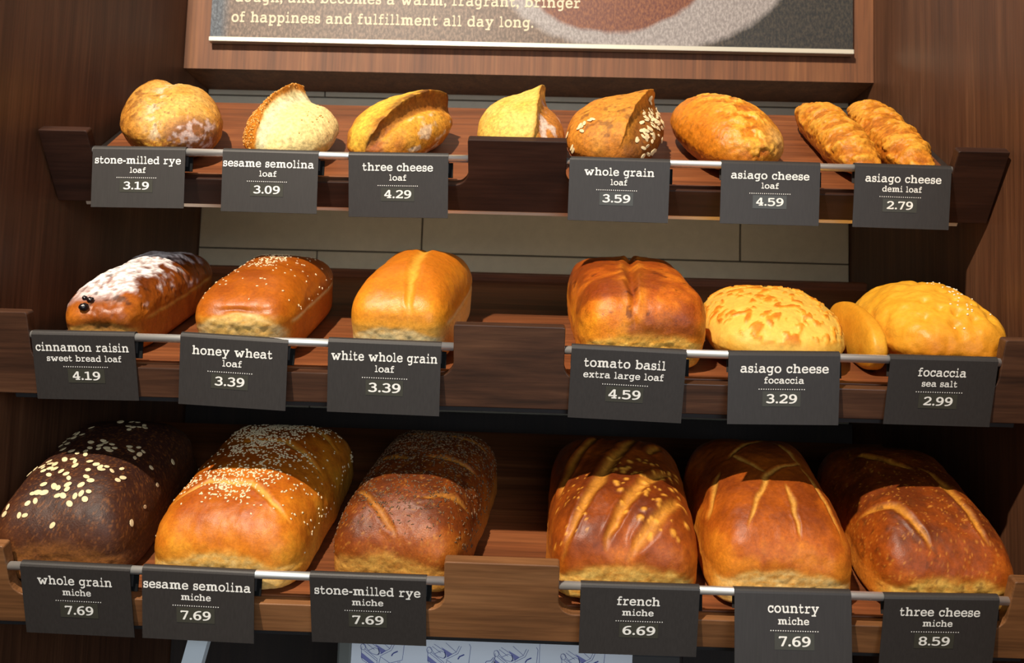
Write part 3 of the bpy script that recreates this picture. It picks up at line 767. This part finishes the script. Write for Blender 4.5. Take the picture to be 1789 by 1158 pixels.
l.build('crusty_loaf', CR_RUSTIC, 0, -.385, .0165, .40, 'heart-shaped pale stone-milled rye loaf, far left of the top shelf', 'bread loaf', TG)
# sesame semolina
l = rustic(.125, .104, .060, 151, [(.0, (226, 178, 98)), (.35, (240, 210, 138)), (.9, (242, 216, 146))], lump=.002)
d, t = l.ear([(-.022, -.07), (-.020, -.02), (-.012, .03), (-.006, .06)], .026, .020, .009, .004, .003, .15, 152)
left = sm(.007, .003, d); l.tint((204, 116, 36), left*.95)
l.tint((226, 214, 170), np.exp(-((d-.012)/.006)**2)*l.top*.9); l.tint((186, 176, 122), np.exp(-((d-.008)/.006)**2)*sm(.5, .62, fbm(l.P0, 110, 153, 3))*l.top*.5)
l.build('crusty_loaf', CR_RUSTIC, 0, -.281, .0155, -.17, 'pale sesame semolina loaf with a pointed flap and seeded left side', 'bread loaf', TG)
w = sm(.004, .001, d) + .03*sm(.3, .6, l.u)
l.scatter('sesame_seeds', w, 520, (.0015, .0009, .0006), plain('toasted_sesame_seed', (226, 166, 84), .5), rng, label='toasted sesame seeds')
# three cheese
l = rustic(.160, .098, .062, 161, [(.0, (160, 84, 32)), (.35, (204, 128, 50)), (.9, (224, 164, 80))], lump=.004)
d, t = l.ear([(.004, -.07), (.008, -.03), (.014, .02), (.022, .07)], .018, .026, .0045, .006, .007, .45, 162)
l.tint((244, 196, 96), sm(.0, -.02, d)*sm(-.06, -.035, d)*l.top*.75); l.tint((84, 42, 22), np.exp(-((d+.001)/.0055)**2)*l.top*(.55+.45*t)*sm(.3, .5, fbm(l.P0, 90, 166, 2))); l.tint((110, 56, 28), np.exp(-((d+.004)/.008)**2)*sm(.6, .9, t)*l.top*.8)
l.tint((128, 68, 32), sm(-.001, .002, d)*sm(.016, .008, d)*.8); l.tint((226, 196, 158), sm(.01, .025, d)*sm(.56, .7, fbm(l.P0*np.array([1, .5, 1]), 110, 163, 3))*.75)
l.tint((150, 74, 32), sm(-.04, -.075, l.P0[:, 1])*sm(.45, .62, fbm(l.P0, 60, 164, 3))*.8)
l.tint((196, 96, 36), sm(-.02, -.045, d)*.6)
l.build('crusty_loaf', CR_RUSTIC, 0, -.176, .0165, -.45, 'yellow and brown three cheese loaf with a dark burnt ridge', 'bread loaf', TG)
# plain sourdough behind the divider
l = rustic(.130, .102, .068, 171, [(.0, (208, 130, 52)), (.35, (230, 174, 90)), (.9, (238, 194, 112))], lump=.002)
d, t = l.ear([(.006, -.06), (.012, -.02), (.022, .03), (.034, .06)], .025, .018, .006, .004, .006, .2, 172)
l.tint((172, 96, 52), sm(.002, .010, d)*.85); l.tint((226, 204, 186), sm(.004, .012, d)*sm(.5, .66, fbm(l.P0*np.array([1, .6, 1]), 90, 173, 3))*.75)
l.tint((150, 84, 34), np.exp(-((d)/.002)**2)*l.top*.6)
l.build('crusty_loaf', CR_RUSTIC, 0, .009, .0165, .12, 'pale loaf with a raised pointed ear, standing behind the top divider', 'bread loaf', TG)
# whole grain loaf
l = rustic(.150, .112, .068, 181, [(.0, (150, 82, 32)), (.35, (192, 114, 48)), (.9, (208, 138, 66))], lump=.003)
d, t = l.ear([(.016, -.07), (.020, -.02), (.026, .03), (.034, .065)], .022, .02, .006, .004, .005, .25, 182)
l.tint((206, 140, 70), np.exp(-((d+.022)/.010)**2)*l.top*.6); l.tint((110, 58, 26), sm(.002, .012, d)*.8)
l.tint((98, 54, 26), sm(.6, .7, fbm(l.P0, 100, 183, 3))*.6*l.top)
l.tint((226, 204, 178), sm(.03, .05, d)*sm(-.03, -.06, l.P0[:, 1])*.5)
l.build('crusty_loaf', CR_RUSTIC, 0, .095, .0165, -.25, 'brown whole grain loaf with oat flakes down its right side', 'bread loaf', TG)
sp = [(.042+rng.normal()*.006, yy+rng.normal()*.006) for yy in np.linspace(-.055, .05, 75)] + [(-.028+rng.normal()*.014, -.05+rng.normal()*.008) for _ in range(11)]
l.flakes(sp, OAT, rng, (.0040, .0022, .0008))
# asiago cheese loaf
l = rustic(.172, .104, .068, 191, [(.0, (176, 90, 30)), (.35, (200, 114, 40)), (.9, (212, 128, 48))], a=2.6, bt=2.1, lump=.002, rough=.4)
n = fbm(l.P0, 90, 192, 3); band = np.exp(-((l.P0[:, 0]-.004)/.028)**2)*l.top
l.tint((240, 174, 88), sm(.40, .55, n)*band); l.push(band*sm(.4, .7, n)*.003); l.tint((160, 74, 30), sm(.58, .68, fbm(l.P0, 120, 193, 3))*band*.6)
e = np.exp(-((l.P0[:, 1]+.07)/.02)**2-((l.P0[:, 0]-.03)/.02)**2); l.tint((222, 178, 118), e*.7)
l.build('crusty_loaf', CR_CHEESE, 0, .272, .0165, .32, 'large orange asiago cheese loaf, plump and rounded, top shelf', 'bread loaf', TG)
# two demi loaves
DG = 'asiago demi loaves on the top shelf'
for i, (x, s_, yw, L, lab) in enumerate([(.392, .018, .10, .205, 'left one of the two long cheese-crusted demi loaves'), (.452, .018, .04, .215, 'right one of the two long cheese-crusted demi loaves')]):
    l = rustic(L, .053, .044, 201+i*10, [(.0, (170, 90, 32)), (.35, (196, 116, 44)), (.9, (212, 140, 62))], a=2.8, bt=2.1, lump=.004, rough=.48)
    n = fbm(l.P0*np.array([.6, 1.3, 1]), 95, 202+i*10, 3); l.push(sm(.4, .65, n)*.003*l.top); l.tint((232, 166, 84), sm(.52, .64, n)*.65*l.top); l.tint((160, 82, 34), sm(.48, .36, n)*.6*l.top)
    l.build('demi_loaf', CR_CHEESE, 0, x, s_, yw, lab, 'bread loaf', DG)

# ------------------------------------------------------------------ poster on the header
PY = YFA-.011; PX0, PX1, PZ0, PZ1 = -.4768, .4840, .2505, .62
ps = empty('wall_poster', Matrix.Translation((0, PY, PZ0)))
tag(ps, 'large printed poster with cream lettering on the wood panel above the shelves', 'poster')
t = NT('poster_print')
tc = t.add('ShaderNodeTexCoord'); sx = t.add('ShaderNodeSeparateXYZ'); t.k(tc.outputs['Object'], sx.inputs[0])
X, Z = sx.outputs['X'], sx.outputs['Z']
chalk = t.noise(t.coords((1, 1, .5)), 300, 4, .75); soft = t.noise(t.coords(), 16, 3, .6)
def ell(cx, cz, rx, rz):
    a = t.math('POWER', t.math('ABSOLUTE', t.math('DIVIDE', t.math('SUBTRACT', X, cx), rx)), 2)
    b = t.math('POWER', t.math('ABSOLUTE', t.math('DIVIDE', t.math('SUBTRACT', Z, cz), rz)), 2)
    return t.math('ADD', t.math('ADD', a, b), t.math('MULTIPLY', t.math('SUBTRACT', soft, .5), .25))
def inside(f, w=.05):
    m = t.add('ShaderNodeMapRange', i_1=1+w, i_2=1-w); t.k(f, m.inputs[0]); return m.outputs[0]
def step(v, a, b):
    m = t.add('ShaderNodeMapRange', i_1=a, i_2=b); t.k(v, m.inputs[0]); return m.outputs[0]
sp = t.ramp(chalk, [(.44, (0, 0, 0)), (.60, (1, 1, 1))])
tan = t.mix(sp, rgba((78, 60, 48)), rgba((128, 104, 86)))
dark = t.mix(t.math('MULTIPLY', sp, .38), rgba((24, 25, 26)), rgba((96, 84, 68)))
c = t.mix(step(X, .10, .32), tan, dark)
plate = t.mix(t.math('MULTIPLY', sp, .8), rgba((128, 120, 118)), rgba((172, 164, 160)))
c = t.mix(inside(ell(.165, .185, .25, .195)), c, plate)
crusty = t.mix(sp, rgba((92, 40, 24)), rgba((132, 78, 42)))
c = t.mix(inside(ell(.125, .155, .155, .135)), c, crusty)
c = t.mix(step(X, -.447, -.462), c, t.mix(sp, rgba((36, 44, 56)), rgba((92, 100, 108))))
t.k(c, t.b.inputs['Base Color']); t.b.inputs['Roughness'].default_value = .5; MAT['poster'] = t.m
box('print_panel', (PX0, .0, 0), (PX1, .006, PZ1-PZ0), MAT['poster'], ps)
box('bottom_rail', (PX0-.001, -.0025, -.005), (PX1+.001, .009, .0022), MAT['alu'], ps, .0008)['label'] = 'pale metal bottom rail'
v, f, w = line_mesh('of happiness and fulfillment all day long.', .10, .42)
def poster_line(text, x0, x1, base, xh):
    return put_text('lettering', text, (x0+x1)/2, base, x1-x0, xh, -.0004, MAT['cream_ink'], ps, .10)
poster_line('of happiness and fulfillment all day long.', -.4455, .0095, .0262, .0118)
poster_line('dough, and becomes a warm, fragrant, bringer', -.4420, .0790, .0580, .0118)

# ------------------------------------------------------------------ below the shelves
sl = empty('bread_slicer', Matrix.Translation((0, .1, -.95)))
tag(sl, 'dark slicer cabinet standing below the bottom shelf, behind the blue drawing sheet', 'slicer')
box('housing', (-.1750, .0, 0), (.2050, .24, .385), plain('dark_slicer_enamel', (38, 36, 35), .45), sl, .004)
box('side_panel', (-.1925, -.002, 0), (-.1752, .24, .39), plain('grey_green_metal', (104, 108, 104), .45, .2), sl, .003)['label'] = 'grey-green side panel'
box('foot', (-.17, .01, -.02), (-.14, .04, .0), MAT['black'], sl); box('foot', (.17, .01, -.02), (.2, .04, .0), MAT['black'], sl)
sh_ = empty('instruction_sheet', Matrix.Translation((-.1755, .0985, -.5653)) @ Matrix.Rotation(.012, 4, 'Y'))
tag(sh_, 'pale blue sheet of machine line drawings on the front of the slicer', 'sheet')
box('paper', (0, 0, -.22), (.3225, .0008, .028), plain('pale_blue_paper', (236, 244, 254), .45), sh_)
U = .000660
def ribbon(bm, pts, w):
    for (a, b), (c_, d) in zip(pts[:-1], pts[1:]):
        L = math.hypot(c_-a, d-b) or 1; nx, nz = -(d-b)/L*w/2, (c_-a)/L*w/2
        bm.faces.new([bm.verts.new((x, -.0004, z)) for x, z in ((a+nx, b+nz), (c_+nx, d+nz), (c_-nx, d-nz), (a-nx, b-nz))])
def fill(bm, pts, y): bm.faces.new([bm.verts.new((x, y, z)) for x, z in pts])
def at_(ox, P): return [((ox+(x-280)/6.389)*U, -(y-200)/6.389*U) for x, y in P]
BLUE = plain('blue_print', (52, 66, 150), .5); LAV = plain('lavender_print', (128, 134, 196), .5); GREY = plain('grey_print', (96, 96, 104), .5)
for ox in (17, 133, 250, 366):
    lines, shade = bmesh.new(), bmesh.new()
    for P in ([(285, 235), (285, 350), (470, 470)], [(310, 275), (465, 385)], [(325, 262), (470, 365)], [(465, 370), (462, 480)], [(490, 330), (610, 400), (745, 360), (760, 180), (740, 150)],
              [(500, 325), (620, 260), (655, 180)], [(480, 310), (600, 245), (632, 175)], [(330, 195), (430, 262)], [(300, 205), (360, 275)], [(350, 170), (470, 240)],
              [(470, 480), (500, 340)], [(700, 380), (700, 415), (716, 415), (718, 374)], [(595, 395), (600, 425), (615, 425), (617, 400)], [(480, 150), (600, 245)], [(285, 350), (300, 380), (465, 478)],
              [(360, 275), (430, 240), (470, 255), (486, 290), (462, 320), (400, 305), (360, 275)], [(300+32*math.cos(i*.52), 238+32*math.sin(i*.52)) for i in []] or [(270, 238), (278, 212), (300, 204), (322, 214), (330, 238), (320, 264), (300, 272), (278, 262), (270, 238)]):
        ribbon(lines, at_(ox, P), .00042)
    ribbon(lines, at_(ox, [(622, 322), (640, 292), (690, 268)]), .0013)
    ribbon(lines, at_(ox, [(470, 245), (486, 290), (470, 318)]), .0010)
    fill(shade, at_(ox, [(430, 200), (560, 268), (505, 308), (486, 270)]), -.0002)
    fill(shade, at_(ox, [(285, 300), (465, 425), (465, 470), (285, 350)]), -.0002)
    if ox == 250:
        ribbon(lines, at_(250, [(100, 470), (160, 400), (190, 330), (240, 320), (270, 280)]), .0006); ribbon(lines, at_(250, [(190, 470), (230, 390), (290, 270)]), .0006)
    ld = bm_obj('line_drawing', lines, BLUE, sh_); ld['label'] = 'blue line drawing of a slicer'
    bm_obj('tinted_area', shade, LAV, ld)
vr = bmesh.new(); ribbon(vr, [(328*U, .02), (328*U, -.2)], .0004); bm_obj('divider_line', vr, BLUE, sh_)
for ox, P in ((133, [(260, 434), (300, 395), (395, 395), (430, 450), (330, 480)]), (250, [(270, 320), (330, 360), (400, 480), (290, 480)])):
    g = bmesh.new(); fill(g, at_(ox, P), -.0003); bm_obj('hand_drawing', g, GREY, sh_)
bm = bmesh.new()
pts = [(-.3196, -.500), (-.2984, -.500), (-.4067, -.97), (-.4279, -.97)]
extrude_poly(bm, pts, lambda p: (p[0], 0, p[1]), lambda p: (p[0], .012, p[1]))
o = bm_obj('metal_bar', bm, plain('pale_blue_white_metal', (228, 238, 244), .4)); tag(o, 'pale slanted metal bar under the left half of the bottom shelf', 'bar')

# worktop the slicer and the bar stand on
y0, y1 = -.30, YB-.013
bm = bmesh.new()
extrude_poly(bm, [(-wall_x(y0)+.0006, y0), (wall_x(y0)-.0006, y0), (wall_x(y1)-.0006, y1), (-wall_x(y1)+.0006, y1)], lambda p: (p[0], p[1], -1.0), lambda p: (p[0], p[1], -.9702))
structure(bm_obj('trim_3', bm, MAT['dark_wood']))
